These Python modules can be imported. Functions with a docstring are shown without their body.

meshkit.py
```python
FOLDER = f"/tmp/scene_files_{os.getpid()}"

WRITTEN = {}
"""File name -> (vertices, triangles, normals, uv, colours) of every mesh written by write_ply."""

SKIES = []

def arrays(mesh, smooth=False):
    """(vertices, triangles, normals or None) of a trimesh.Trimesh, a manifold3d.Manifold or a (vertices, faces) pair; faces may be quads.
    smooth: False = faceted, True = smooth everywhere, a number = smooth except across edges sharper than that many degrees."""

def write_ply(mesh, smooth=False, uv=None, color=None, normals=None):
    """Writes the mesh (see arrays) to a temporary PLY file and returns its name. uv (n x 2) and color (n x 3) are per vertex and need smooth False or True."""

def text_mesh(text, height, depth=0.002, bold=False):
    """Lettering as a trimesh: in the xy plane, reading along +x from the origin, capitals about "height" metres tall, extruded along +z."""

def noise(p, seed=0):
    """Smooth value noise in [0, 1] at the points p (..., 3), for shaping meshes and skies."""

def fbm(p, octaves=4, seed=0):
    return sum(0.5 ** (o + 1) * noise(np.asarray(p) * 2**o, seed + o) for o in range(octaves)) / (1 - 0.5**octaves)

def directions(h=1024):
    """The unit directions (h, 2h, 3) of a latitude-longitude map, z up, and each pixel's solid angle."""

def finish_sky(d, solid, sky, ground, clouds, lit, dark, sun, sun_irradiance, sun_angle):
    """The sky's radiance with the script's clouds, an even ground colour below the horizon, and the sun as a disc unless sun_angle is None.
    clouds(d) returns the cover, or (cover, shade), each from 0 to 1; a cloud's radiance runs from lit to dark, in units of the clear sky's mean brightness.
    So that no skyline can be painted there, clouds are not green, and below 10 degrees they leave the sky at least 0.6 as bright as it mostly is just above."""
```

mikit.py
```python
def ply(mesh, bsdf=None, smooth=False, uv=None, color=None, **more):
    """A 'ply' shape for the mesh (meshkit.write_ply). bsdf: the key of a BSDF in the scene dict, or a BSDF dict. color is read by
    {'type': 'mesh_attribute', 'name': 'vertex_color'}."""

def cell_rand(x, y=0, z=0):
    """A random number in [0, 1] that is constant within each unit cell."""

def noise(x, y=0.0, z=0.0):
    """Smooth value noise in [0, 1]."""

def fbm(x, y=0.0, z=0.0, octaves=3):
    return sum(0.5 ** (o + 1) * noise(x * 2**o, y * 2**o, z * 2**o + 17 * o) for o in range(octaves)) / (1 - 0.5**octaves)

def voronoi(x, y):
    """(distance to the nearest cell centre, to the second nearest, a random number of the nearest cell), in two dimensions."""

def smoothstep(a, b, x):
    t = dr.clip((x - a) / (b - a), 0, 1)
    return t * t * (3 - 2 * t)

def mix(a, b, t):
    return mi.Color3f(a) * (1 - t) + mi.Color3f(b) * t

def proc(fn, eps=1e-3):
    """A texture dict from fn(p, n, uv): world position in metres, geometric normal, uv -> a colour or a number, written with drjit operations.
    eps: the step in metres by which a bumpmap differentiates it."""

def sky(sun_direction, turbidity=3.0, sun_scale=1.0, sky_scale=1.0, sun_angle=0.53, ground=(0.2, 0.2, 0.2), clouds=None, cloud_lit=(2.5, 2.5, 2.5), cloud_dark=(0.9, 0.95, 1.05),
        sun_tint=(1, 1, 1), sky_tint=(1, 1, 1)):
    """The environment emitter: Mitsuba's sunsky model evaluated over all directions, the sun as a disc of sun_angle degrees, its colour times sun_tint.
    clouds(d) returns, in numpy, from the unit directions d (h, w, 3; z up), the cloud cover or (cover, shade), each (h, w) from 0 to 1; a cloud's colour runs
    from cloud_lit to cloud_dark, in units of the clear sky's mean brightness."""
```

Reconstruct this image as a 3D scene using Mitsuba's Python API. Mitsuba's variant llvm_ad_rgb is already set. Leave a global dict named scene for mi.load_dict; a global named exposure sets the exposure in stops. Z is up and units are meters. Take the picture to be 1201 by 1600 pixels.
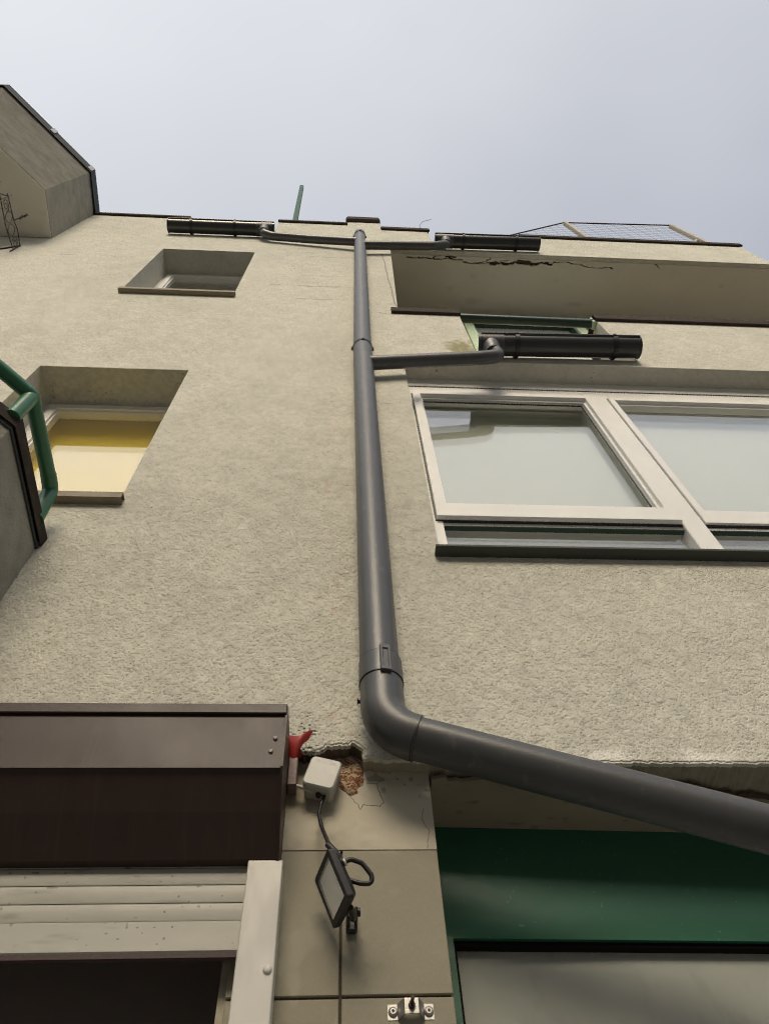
import math
import numpy as np, trimesh, manifold3d as m3, shapely
from shapely.geometry import Polygon, LineString, box as sbox
import drjit as dr, mitsuba as mi, mikit, meshkit
from mikit import noise, fbm, smoothstep, mix, proc

T = mi.ScalarTransform4f
scene, labels = {}, {}

# ------------------------------------------------------------------ camera, sky, exposure
EYE = np.array([0.0, -1.4, 1.55])
FWD, UP = np.array([0.060, 0.501, 0.863]), np.array([-0.020, -0.864, 0.503])
scene['camera'] = {'type': 'perspective', 'fov': 53.68, 'fov_axis': 'x', 'near_clip': 0.02, 'far_clip': 2000.0,
                   'to_world': T().look_at(origin=EYE.tolist(), target=(EYE + FWD).tolist(), up=UP.tolist())}
exposure = 2.2


def clouds(d):
    """an even overcast, brighter towards the street side and overhead, with faint soft banks"""
    glow = np.array([-0.25, -0.66, 0.70]); glow /= np.linalg.norm(glow)
    c = np.clip(d @ glow, -1, 1)
    shade = 1.0 - np.clip((c + 0.2) / 1.2, 0, 1) ** 2.3
    q = d / (np.abs(d[..., 2:3]) + 0.25)
    shade = shade + 0.5 * (meshkit.fbm(q * np.array([2.2, 3.4, 1.0]) + 5.0, 5, 3) - 0.5)
    return np.ones(d.shape[:2]), np.clip(shade, 0, 1)


scene['sky'] = mikit.sky((-0.08, -0.82, 0.66), turbidity=4, sun_scale=0.48, sun_angle=26, sun_tint=(0.94, 0.985, 1.025), clouds=clouds,
                         cloud_lit=(2.13, 2.17, 2.23), cloud_dark=(0.84, 0.90, 1.06), ground=(0.22, 0.21, 0.19))


# ------------------------------------------------------------------ mesh helpers
def cat(ms):
    return trimesh.util.concatenate([m if isinstance(m, trimesh.Trimesh) else trimesh.Trimesh(*m, process=False) for m in ms])


def man(mesh):
    m = mesh.to_mesh()
    return trimesh.Trimesh(np.array(m.vert_properties[:, :3]), np.array(m.tri_verts), process=False)


def rings_of(poly):
    out = []
    for g in getattr(poly, 'geoms', [poly]):
        if g.geom_type != 'Polygon':
            continue
        g = shapely.geometry.polygon.orient(g, 1.0)
        out.append(np.array(g.exterior.coords)[:-1])
        out += [np.array(i.coords)[:-1] for i in g.interiors]
    return out


def ext_z(poly, z0, z1):
    """prism standing on a polygon of the x-y plane"""
    m = man(m3.Manifold.extrude(m3.CrossSection(rings_of(poly), m3.FillRule.EvenOdd), z1 - z0))
    m.vertices[:, 2] += z0
    return m


def ext_y(poly, y0, y1):
    """prism on a polygon of the x-z plane, from y0 to y1"""
    m = ext_z(poly, 0, y1 - y0)
    v = m.vertices.copy()
    return trimesh.Trimesh(np.stack([v[:, 0], y0 + v[:, 2], v[:, 1]], 1), m.faces[:, ::-1], process=False)


def ext_x(poly, x0, x1):
    """prism on a polygon of the y-z plane, from x0 to x1"""
    m = ext_z(poly, 0, x1 - x0)
    v = m.vertices.copy()
    return trimesh.Trimesh(np.stack([x0 + v[:, 2], v[:, 0], v[:, 1]], 1), m.faces, process=False)


def bx(x0, x1, y0, y1, z0, z1, b=0.0):
    """box with chamfered edges"""
    lo, hi = np.array([x0, y0, z0], float), np.array([x1, y1, z1], float)
    b = min(b, 0.45 * (hi - lo).min())
    if b <= 0:
        return trimesh.creation.box(bounds=[lo, hi])
    pts = []
    for k in range(3):
        l, h = lo.copy(), hi.copy()
        o = [i for i in range(3) if i != k]
        l[o] += b; h[o] -= b
        pts += [[(l, h)[i][0], (l, h)[j][1], (l, h)[q][2]] for i in (0, 1) for j in (0, 1) for q in (0, 1)]
    return man(m3.Manifold.hull_points(np.array(pts)))


def frame_y(x0, x1, z0, z1, w, y0, y1, wb=None):
    """a picture-frame of four bars"""
    wb = w if wb is None else wb
    return ext_y(sbox(x0, z0, x1, z1).difference(sbox(x0 + w, z0 + wb, x1 - w, z1 - w)), y0, y1)


def rounded(points, r, n=8):
    """polyline with its inner corners rounded"""
    p = [np.array(q, float) for q in points]
    out = [p[0]]
    for a, b, c in zip(p[:-2], p[1:-1], p[2:]):
        u, v = a - b, c - b
        lu, lv = np.linalg.norm(u), np.linalg.norm(v)
        u, v = u / lu, v / lv
        ang = math.acos(np.clip(u @ v, -1, 1))
        if ang > 3.1:
            out.append(b); continue
        t = min(r / math.tan(ang / 2), lu * 0.49, lv * 0.49)
        rr = t * math.tan(ang / 2)
        ctr = b + (u + v) / np.linalg.norm(u + v) * rr / math.sin(ang / 2)
        s, e = b + u * t - ctr, b + v * t - ctr
        th = math.acos(np.clip(s @ e / rr ** 2, -1, 1))
        for k in range(n + 1):
            f = k / n
            out.append(ctr + (math.sin((1 - f) * th) * s + math.sin(f * th) * e) / math.sin(th))
    out.append(p[-1])
    return np.array(out)


def tube(path, r, sides=20, caps=True, inner=None):
    """solid tube along a path; r a number or one per point"""
    p = np.asarray(path, float)
    n = len(p)
    r = np.broadcast_to(np.asarray(r, float), (n,))
    d = np.gradient(p, axis=0) if n > 2 else np.repeat(p[1:2] - p[:1], 2, 0)
    d /= np.linalg.norm(d, axis=1, keepdims=True)
    a = np.cross(d[0], [0, 0, 1] if abs(d[0][2]) < 0.9 else [1, 0, 0]); a /= np.linalg.norm(a)
    th = np.arange(sides) * 2 * np.pi / sides
    V = []
    for i in range(n):
        a = a - d[i] * (a @ d[i]); a /= np.linalg.norm(a)
        b = np.cross(d[i], a)
        V.append(p[i] + r[i] * (np.cos(th)[:, None] * a + np.sin(th)[:, None] * b))
    V = np.vstack(V)
    F = []
    for i in range(n - 1):
        for j in range(sides):
            q = [i * sides + j, i * sides + (j + 1) % sides, (i + 1) * sides + (j + 1) % sides, (i + 1) * sides + j]
            F += [[q[0], q[1], q[2]], [q[0], q[2], q[3]]]
    if caps:
        V = np.vstack([V, p[:1], p[-1:]])
        for j in range(sides):
            F.append([n * sides, (j + 1) % sides, j])
            F.append([n * sides + 1, (n - 1) * sides + j, (n - 1) * sides + (j + 1) % sides])
    return trimesh.Trimesh(V, F, process=False)


def ring(p0, p1, r0, r1, sides=40):
    """a hollow collar from p0 to p1, between radii r0 and r1"""
    p0, p1 = np.array(p0, float), np.array(p1, float)
    d = (p1 - p0) / np.linalg.norm(p1 - p0)
    a = np.cross(d, [0, 0, 1] if abs(d[2]) < 0.9 else [1, 0, 0]); a /= np.linalg.norm(a)
    b = np.cross(d, a)
    th = np.arange(sides) * 2 * np.pi / sides
    c = np.cos(th)[:, None] * a + np.sin(th)[:, None] * b
    V = np.vstack([p0 + r1 * c, p1 + r1 * c, p1 + r0 * c, p0 + r0 * c])
    F = []
    for k in range(4):
        for j in range(sides):
            q = [k * sides + j, k * sides + (j + 1) % sides, ((k + 1) % 4) * sides + (j + 1) % sides, ((k + 1) % 4) * sides + j]
            F += [[q[0], q[1], q[2]], [q[0], q[2], q[3]]]
    return trimesh.Trimesh(V, F, process=False)


def rough_line(points, amp, step, seed):
    """polyline resampled and jittered: broken edges, cracks"""
    rng = np.random.default_rng(seed)
    l = LineString(points)
    n = max(2, int(l.length / step))
    p = np.array([l.interpolate(i / n, normalized=True).coords[0] for i in range(n + 1)])
    j = rng.normal(0, amp, p.shape) * 0.6 + np.repeat(rng.normal(0, amp, (n // 4 + 1, 2)), 4, 0)[:n + 1]
    j[0] = j[-1] = 0
    return p + j


def crack(points, w, amp, step, seed):
    """ragged thin polygon along a line"""
    rng = np.random.default_rng(seed + 99)
    p = rough_line(points, amp, step, seed)
    parts = []
    for a, b in zip(p[:-1], p[1:]):
        parts.append(LineString([a, b]).buffer(w * rng.uniform(0.35, 1.4), quad_segs=2))
    return shapely.union_all(parts)


def sheet(x0, x1, y, z0, z1):
    """one thin upright sheet of glass"""
    return trimesh.Trimesh([[x0, y, z0], [x1, y, z0], [x1, y, z1], [x0, y, z1]], [[0, 1, 2], [0, 2, 3]], process=False)


# ------------------------------------------------------------------ naming
used = {}


def key(name):
    n = used.get(name, 0)
    used[name] = n + 1
    return name if n == 0 else f'{name}_{n:03d}'


def thing(name, label, cat_, group=None):
    k = key(name)
    labels[k] = {'label': label, 'category': cat_}
    if group:
        labels[k]['group'] = group
    return k


def part(parent, name, mesh, bsdf, smooth=False, label=None, kind=None):
    k = key(f'{parent}__{name}')
    scene[k] = mikit.ply(mesh, bsdf, smooth=smooth)
    if label or kind:
        labels[k] = {a: b for a, b in (('label', label), ('kind', kind)) if b}
    return k


# ------------------------------------------------------------------ materials
def P(color, rough=0.5, spec=0.5, metallic=0.0, **more):
    c = color if isinstance(color, dict) else {'type': 'rgb', 'value': list(color)}
    return {'type': 'principled', 'base_color': c, 'roughness': rough, 'specular': spec, 'metallic': metallic, **more}


def bump(b, fn, scale, eps):
    return {'type': 'bumpmap', 'arbitrary': proc(fn, eps), 'scale': scale, 'bsdf': b}


def two(b):
    return {'type': 'twosided', 'bsdf': b}


def grain(p, f=245.0):
    """rubbed render: worm-like grains with pits between"""
    a = noise(p.x * f, p.y * f, p.z * f * 1.25)
    b = noise(p.x * f * 1.7 + 40, p.y * f * 1.7, p.z * f * 2.0)
    c = noise(p.x * f * 0.45 + 9, p.y * f * 0.45, p.z * f * 0.55)
    return 0.58 * a + 0.30 * b + 0.12 * c


def grain_np(x, y, z, f=245.0):
    """the same grains in numpy, for the real relief of the render near the viewer"""
    def nz(u, v, w):
        return meshkit.noise(np.stack([u, v, w], -1) + 1000000.0)
    return 0.58 * nz(x * f, y * f, z * f * 1.25) + 0.30 * nz(x * f * 1.7 + 40, y * f * 1.7, z * f * 2.0) + 0.12 * nz(x * f * .45 + 9, y * f * .45, z * f * .55)


def plaster_height(p, n, uv):
    return dr.select(dr.abs(n.y) > 0.5, 1.0, 0.25) * smoothstep(0.26, 0.66, grain(p))


def soil(p):
    """slow blotches, vertical runs and the lift lines of the render"""
    big = fbm(p.x * 0.9 + 3, p.y * 0.9, p.z * 0.7, 4)
    run = fbm(p.x * 9.0, p.y * 3, p.z * 0.8, 3)
    mid = fbm(p.x * 5.0 + 11, p.y * 5.0, p.z * 5.0, 3)
    return 0.5 * big + 0.2 * run + 0.3 * mid


def lift_lines(p):
    s = mi.Float(0)
    for z, x0, x1, k in ((8.02, -2.4, -1.75, 1.0), (8.30, -0.35, 0.05, .8), (7.28, -0.6, 0.12, .9), (6.92, -0.5, 0.1, .6), (7.62, -0.5, 0.1, .5), (6.62, .12, .34, 1.0), (3.83, .14, .33, 1.0), (4.05, .14, .33, .5), (5.02, .14, .32, .6)):
        w = dr.abs(p.z - z - 0.02 * (fbm(p.x * 6.0, z, 0, 2) - 0.5))
        s = dr.maximum(s, k * (1 - smoothstep(0.003, 0.012, w)) * smoothstep(x0, x0 + 0.12, p.x) * (1 - smoothstep(x1 - 0.12, x1, p.x)) * smoothstep(0.3, 0.6, noise(p.x * 14, z, 1)))
    # the joint by the loggia corner
    w = dr.abs(p.x - 0.345 + 0.017 * (p.z - 8.0) - 0.008 * (noise(p.z * 12, 3, 1) - 0.5))
    s = dr.maximum(s, 0.8 * (1 - smoothstep(0.002, 0.007, w)) * smoothstep(6.7, 6.9, p.z) * (1 - smoothstep(8.5, 8.6, p.z)))
    return s


def plaster_color(p, n, uv):
    g = smoothstep(0.25, 0.43, grain(p))  # pits coloured darker: held dirt plus their own shade painted in
    s = soil(p)
    c = mix((0.505, 0.496, 0.430), (0.572, 0.563, 0.490), smoothstep(0.30, 0.66, s))
    g = dr.select(dr.abs(n.y) > 0.5, g, 0.50 + 0.22 * g)          # reveals trowelled smooth, and darkened to paint in the recess shade
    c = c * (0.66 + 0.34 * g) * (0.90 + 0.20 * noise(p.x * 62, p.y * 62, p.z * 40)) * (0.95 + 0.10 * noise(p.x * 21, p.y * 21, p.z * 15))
    speck = smoothstep(0.84, 0.92, noise(p.x * 95, p.y * 95, p.z * 95)) * smoothstep(0.60, 0.80, noise(p.x * 7, p.y * 7, p.z * 7))
    c = c * (1 - 0.45 * speck)
    pits = smoothstep(0.60, 0.72, noise(p.x * 150, p.y * 150, p.z * 170)) * (1 - smoothstep(0.02, 0.055, dr.abs(p.x + 0.07) * 0.9 + 0.35 * dr.maximum(0, p.z - 2.875) + 0.03 * (noise(p.x * 40, p.z * 40, 3) - 0.5))) * (1 - smoothstep(2.92, 2.97, p.z))
    c = c * (1 - 0.75 * pits)
    # rusty splashes left of the downpipe
    rust = smoothstep(0.62, 0.80, fbm(p.x * 40, p.y * 40, p.z * 16 + 4, 3)) * smoothstep(-0.16, -0.02, p.x) * (1 - smoothstep(0.03, 0.09, p.x)) * smoothstep(2.8, 2.9, p.z) * (1 - smoothstep(4.3, 6.2, p.z))
    c = mix(c, (0.42, 0.27, 0.19), 0.30 * rust)
    # damp moss by the middle gutter's end
    moss = (1 - smoothstep(0.03, 0.13, dr.sqrt(dr.square(p.x - 0.72) + dr.square((p.z - 5.93) * 0.6)) + 0.07 * (noise(p.x * 40, p.z * 30, 2) - 0.5)))
    c = mix(c, (0.20, 0.18, 0.055), 0.75 * moss)
    # freshly chipped pale rim at the lower edge
    rim = (1 - smoothstep(0.014, 0.040, p.z - 2.79 + 0.040 * (0.5 - noise(p.x * 22, 1, 1)))) * smoothstep(0.50, 0.60, p.x) * smoothstep(0.25, 0.55, noise(p.x * 9, 7, 2))
    c = mix(c, (0.78, 0.76, 0.70), rim)
    return c * (1 - 0.62 * lift_lines(p))


def bay_color(p, n, uv):
    g = smoothstep(0.22, 0.55, grain(p))
    s = soil(p)
    m = fbm(p.x * 14, p.y * 14, p.z * 14, 3)
    return mix((0.215, 0.208, 0.175), (0.320, 0.310, 0.265), smoothstep(0.3, 0.7, 0.6 * s + 0.4 * m)) * (0.7 + 0.3 * g)


def smooth_plaster(p, n, uv):
    s = fbm(p.x * 4, p.y * 6, p.z * 4, 4)
    f = fbm(p.x * 30, p.y * 30, p.z * 30, 3)
    stain = smoothstep(0.66, 0.80, fbm(p.x * 7 + 3, p.y * 11, p.z * 7, 3))
    c = mix((0.36, 0.315, 0.225), (0.47, 0.415, 0.31), smoothstep(0.3, 0.7, 0.7 * s + 0.3 * f))
    return c * (1 - 0.35 * stain)


def ceiling_color(p, n, uv):
    s = fbm(p.x * 3, p.y * 4, p.z * 3, 4)
    f = fbm(p.x * 40, p.y * 40, p.z * 40, 3)
    stain = smoothstep(0.64, 0.82, fbm(p.x * 5 + 3, p.y * 9, p.z * 7, 3))
    c = mix((0.56, 0.54, 0.46), (0.64, 0.62, 0.54), 0.6 * s + 0.4 * f)
    return c * (1 - 0.16 * stain)


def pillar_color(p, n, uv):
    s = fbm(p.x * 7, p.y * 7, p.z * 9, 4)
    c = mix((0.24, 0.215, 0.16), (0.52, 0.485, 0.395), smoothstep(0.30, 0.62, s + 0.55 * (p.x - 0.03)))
    # hairline cracks round the loose flake
    def hair(pts, w=0.0011):
        d = mi.Float(1e3)
        wx, wz = p.x + 0.006 * (noise(p.x * 90, p.z * 90, 1) - 0.5), p.z + 0.006 * (noise(p.x * 90, p.z * 90, 5) - 0.5)
        for (ax, az), (bx_, bz) in zip(pts[:-1], pts[1:]):
            ux, uz = bx_ - ax, bz - az
            t = dr.clip(((wx - ax) * ux + (wz - az) * uz) / (ux * ux + uz * uz), 0, 1)
            d = dr.minimum(d, dr.sqrt(dr.square(wx - ax - t * ux) + dr.square(wz - az - t * uz)))
        return 1 - smoothstep(w * 0.4, w * 1.6, d)
    h = dr.maximum(hair([(.035, 2.745), (.048, 2.720), (.062, 2.700), (.072, 2.712), (.108, 2.704), (.118, 2.716), (.108, 2.745), (.100, 2.772), (.078, 2.770)]), hair([(.100, 2.772), (.122, 2.780)]))
    h = dr.maximum(h, 0.7 * hair([(.205, 2.70), (.20, 2.67), (.214, 2.64), (.205, 2.60)]))
    blot = smoothstep(0.70, 0.80, noise(p.x * 60, p.y * 60, p.z * 60)) * smoothstep(0.5, 0.8, noise(p.x * 9, 3, p.z * 9))
    return c * (1 - 0.6 * h) * (1 - 0.4 * blot)


def tile_color(p, n, uv):
    f = noise(p.x * 420, p.y * 420, p.z * 420)
    s = fbm(p.x * 5, p.y * 5, p.z * 5, 4)
    w = smoothstep(0.60, 0.74, fbm(p.x * 16 + 5, p.y * 16, p.z * 10, 3))
    c = mix((0.220, 0.203, 0.148), (0.288, 0.268, 0.200), 0.55 * s + 0.45 * f)
    return mix(c, (0.36, 0.34, 0.28), 0.35 * w)


def pvc_color(p, n, uv):
    s = fbm(p.x * 16, p.y * 16, p.z * 10, 3)
    d = smoothstep(0.62, 0.8, fbm(p.x * 60, p.y * 60, p.z * 24, 3))
    return mix((0.053, 0.055, 0.060), (0.064, 0.066, 0.071), s) + mi.Color3f(0.020, 0.019, 0.017) * d


def pvc_rough(p, n, uv):
    return 0.34 + 0.12 * fbm(p.x * 22, p.y * 22, p.z * 22, 3)


def white_pvc(p, n, uv):
    s = fbm(p.x * 6, p.y * 6, p.z * 6, 3)
    return mix((0.64, 0.64, 0.62), (0.72, 0.72, 0.70), s)


def slat_color(p, n, uv):
    s = fbm(p.x * 8, p.y * 8, p.z * 24, 3)
    dot = smoothstep(0.885, 0.92, noise(p.x * 95, p.y * 40, p.z * 95)) * smoothstep(0.35, 0.6, noise(p.x * 13, 1, p.z * 13))
    smear = smoothstep(0.60, 0.85, fbm(p.x * 10 + 2, 4, p.z * 40, 3))
    return mix((0.33, 0.325, 0.285), (0.41, 0.405, 0.36), s) * (1 - 0.5 * dot) * (1 - 0.25 * smear)


def brown_color(p, n, uv):
    s = fbm(p.x * 26, p.y * 9, p.z * 9, 3)
    drip = smoothstep(0.55, 0.8, fbm(p.x * 150, p.y * 5, p.z * 7, 2))
    return mix((0.038, 0.023, 0.019), (0.048, 0.030, 0.025), s) + mi.Color3f(0.005, 0.004, 0.003) * drip


def brown_rough(p, n, uv):
    return 0.38 + 0.12 * fbm(p.x * 12, p.y * 14, p.z * 14, 3)


def coping_color(p, n, uv):
    s = fbm(p.x * 9, p.y * 9, p.z * 9, 4)
    r = smoothstep(0.55, 0.75, fbm(p.x * 22, p.y * 22, p.z * 22, 3))
    return mix(mix((0.030, 0.023, 0.019), (0.052, 0.041, 0.034), s), (0.090, 0.066, 0.048), 0.5 * r)


def brick_color(p, n, uv):
    a = noise(p.x * 420, p.y * 420, p.z * 420)
    b = 0.6 * noise(p.x * 260 + 4, p.y * 260, p.z * 260) + 0.4 * noise(p.x * 90 + 4, p.y * 90, p.z * 90)
    return mix(mix((0.09, 0.035, 0.018), (0.34, 0.145, 0.070), a), (0.42, 0.35, 0.255), smoothstep(0.44, 0.60, b))


def core_color(p, n, uv):
    a = fbm(p.x * 70, p.y * 70, p.z * 70, 3)
    return mix((0.040, 0.029, 0.021), (0.14, 0.10, 0.07), a)


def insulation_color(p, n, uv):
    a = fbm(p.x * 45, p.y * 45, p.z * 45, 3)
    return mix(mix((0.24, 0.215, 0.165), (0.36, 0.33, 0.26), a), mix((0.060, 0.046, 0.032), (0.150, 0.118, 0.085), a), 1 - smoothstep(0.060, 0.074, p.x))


def pave_color(p, n, uv):
    a = fbm(p.x * 3, p.y * 3, 0, 4)
    j = dr.minimum(dr.abs(p.x * 2.0 - dr.round(p.x * 2.0)), dr.abs(p.y * 2.0 - dr.round(p.y * 2.0)))
    return mix((0.20, 0.19, 0.17), (0.30, 0.285, 0.26), a) * (0.55 + 0.45 * smoothstep(0.005, 0.02, j))


def green_metal(p, n, uv):
    d = smoothstep(0.90, 0.96, noise(p.x * 110, p.y * 110, p.z * 110))
    s = fbm(p.x * 5, p.y * 5, p.z * 12, 3)
    return mix((0.016, 0.085, 0.046), (0.022, 0.112, 0.062), s) + mi.Color3f(0.06, 0.07, 0.06) * d


def green_wave(p, n, uv):
    return fbm(p.x * 1.6, p.y, p.z * 11.0, 2)


def wood_color(p, n, uv):
    a = fbm(p.x * 30, p.y * 30, p.z * 4, 3)
    return mix((0.40, 0.36, 0.29), (0.54, 0.50, 0.42), a)


M = {
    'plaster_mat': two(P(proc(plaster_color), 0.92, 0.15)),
    'bay_mat': two(bump(P(proc(bay_color), 0.92, 0.15), plaster_height, 0.0018, 0.0009)),
    'smooth_plaster_mat': two(P(proc(smooth_plaster), 0.9, 0.15)),
    'pillar_mat': two(bump(P(proc(pillar_color), 0.85, 0.2), lambda p, n, uv: fbm(p.x * 60, p.y * 60, p.z * 60, 3), 0.002, 0.002)),
    'tile_mat': two(P(proc(tile_color), 0.62, 0.35)),
    'pvc_mat': two(P(proc(pvc_color), proc(pvc_rough), 0.55)),
    'gutter_mat': two(P((0.026, 0.026, 0.029), 0.28, 0.55)),
    'dark_plastic_mat': two(P((0.012, 0.012, 0.012), 0.42, 0.45)),
    'lamp_mat': two(bump(P((0.014, 0.014, 0.015), 0.46, 0.5), lambda p, n, uv: noise(p.x * 900, p.y * 900, p.z * 900), 0.0003, 0.0004)),
    'white_pvc_mat': two(P(proc(white_pvc), 0.38, 0.45)),
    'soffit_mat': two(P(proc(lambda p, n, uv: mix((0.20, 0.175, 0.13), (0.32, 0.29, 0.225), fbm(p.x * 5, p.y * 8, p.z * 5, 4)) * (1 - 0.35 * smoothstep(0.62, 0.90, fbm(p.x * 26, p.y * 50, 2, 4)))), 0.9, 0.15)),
    'rail_mat': two(P(proc(lambda p, n, uv: white_pvc(p, n, uv) * mi.Color3f(0.80, 0.785, 0.75) * (1 - 0.16 * smoothstep(0.5, 0.75, fbm(p.x * 24, p.y * 24, p.z * 5, 3)))), 0.42, 0.4)),
    'slat_mat': two(P(proc(slat_color), 0.45, 0.4)),
    'brown_mat': two(P(proc(brown_color), proc(brown_rough), 0.28)),
    'coping_mat': two(P(proc(coping_color), 0.75, 0.10)),
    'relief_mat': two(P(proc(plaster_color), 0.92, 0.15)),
    'ceiling_mat': two(P(proc(ceiling_color), 0.92, 0.15)),
    'brick_mat': two(P(proc(brick_color), 0.95, 0.1)),
    'core_mat': two(P(proc(core_color), 0.95, 0.1)),
    'insulation_mat': two(P(proc(insulation_color), 0.95, 0.1)),
    'pave_mat': two(P(proc(pave_color), 0.9, 0.2)),
    'green_panel_mat': two(bump(P(proc(green_metal), 0.30, 0.5), green_wave, 0.003, 0.01)),
    'green_rail_mat': two(P((0.028, 0.130, 0.066), 0.36, 0.45)),
    'green_frame_mat': two(P((0.46, 0.60, 0.42), 0.5, 0.4)),
    'dark_green_mat': two(P((0.018, 0.045, 0.032), 0.35, 0.5)),
    'sill_green_mat': two(P((0.055, 0.060, 0.052), 0.6, 0.2)),
    'bead_mat': two(P((0.008, 0.008, 0.008), 0.8, 0.08)),
    'steel_mat': two(P((0.42, 0.41, 0.39), 0.42, 0.5, 0.9)),
    'mast_mat': two(P((0.07, 0.135, 0.115), 0.75, 0.15)),
    'iron_mat': two(P((0.035, 0.024, 0.018), 0.6, 0.4)),
    'wood_mat': two(P(proc(wood_color), 0.85, 0.2)),
    'jbox_mat': two(P(proc(lambda p, n, uv: mix((0.40, 0.40, 0.37), (0.47, 0.465, 0.43), fbm(p.x * 25, p.y * 25, p.z * 25, 3))), 0.42, 0.45)),
    'jbox_side_mat': two(P((0.40, 0.385, 0.34), 0.55, 0.35)),
    'white_cable_mat': two(P((0.52, 0.50, 0.46), 0.5, 0.4)),
    'red_mat': two(P((0.36, 0.035, 0.030), 0.38, 0.5)),
    'mauve_mat': two(P((0.17, 0.11, 0.10), 0.5, 0.4)),
    'pane_mat': {'type': 'thindielectric', 'int_ior': 1.60},
    'coated_pane_mat': {'type': 'thindielectric', 'int_ior': 1.85},
    'white_curtain_mat': two(P((0.80, 0.82, 0.80), 0.9, 0.1)),
    'grey_blind_mat': two(P((0.20, 0.21, 0.215), 0.6, 0.4)),
    'yellow_blind_mat': two(P((0.85, 0.69, 0.07), 0.8, 0.2)),
    'curtain_mat': two(P((0.50, 0.53, 0.44), 0.85, 0.2)),
    'grey_curtain_mat': two(P((0.20, 0.20, 0.17), 0.85, 0.2)),
    'shop_blind_mat': two(P(proc(lambda p, n, uv: mix((0.29, 0.31, 0.28), (0.40, 0.415, 0.375), fbm(p.x * 5, p.y, p.z * 3, 3)) * (1 - 0.10 * smoothstep(0.55, 0.8, fbm(p.x * 30, p.y, p.z * 12, 3)))), 0.12, 0.9)),
    'dark_room_mat': two(P((0.22, 0.19, 0.17), 0.8, 0.2)),
    'lens_mat': two(P((0.85, 0.84, 0.74), 0.10, 0.6)),
    'joint_mat': two(P((0.085, 0.072, 0.055), 0.9, 0.1)),
}
scene.update(M)

# ------------------------------------------------------------------ ground
scene['pavement'] = mikit.ply(bx(-150, 150, -150, 150, -0.2, 0.0), 'pave_mat')
labels['pavement'] = {'kind': 'structure', 'label': 'grey slab pavement in front of the apartment building'}

# ------------------------------------------------------------------ building
B = thing('apartment_building', 'cream rendered apartment building with recessed windows and projecting balconies', 'building')

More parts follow.
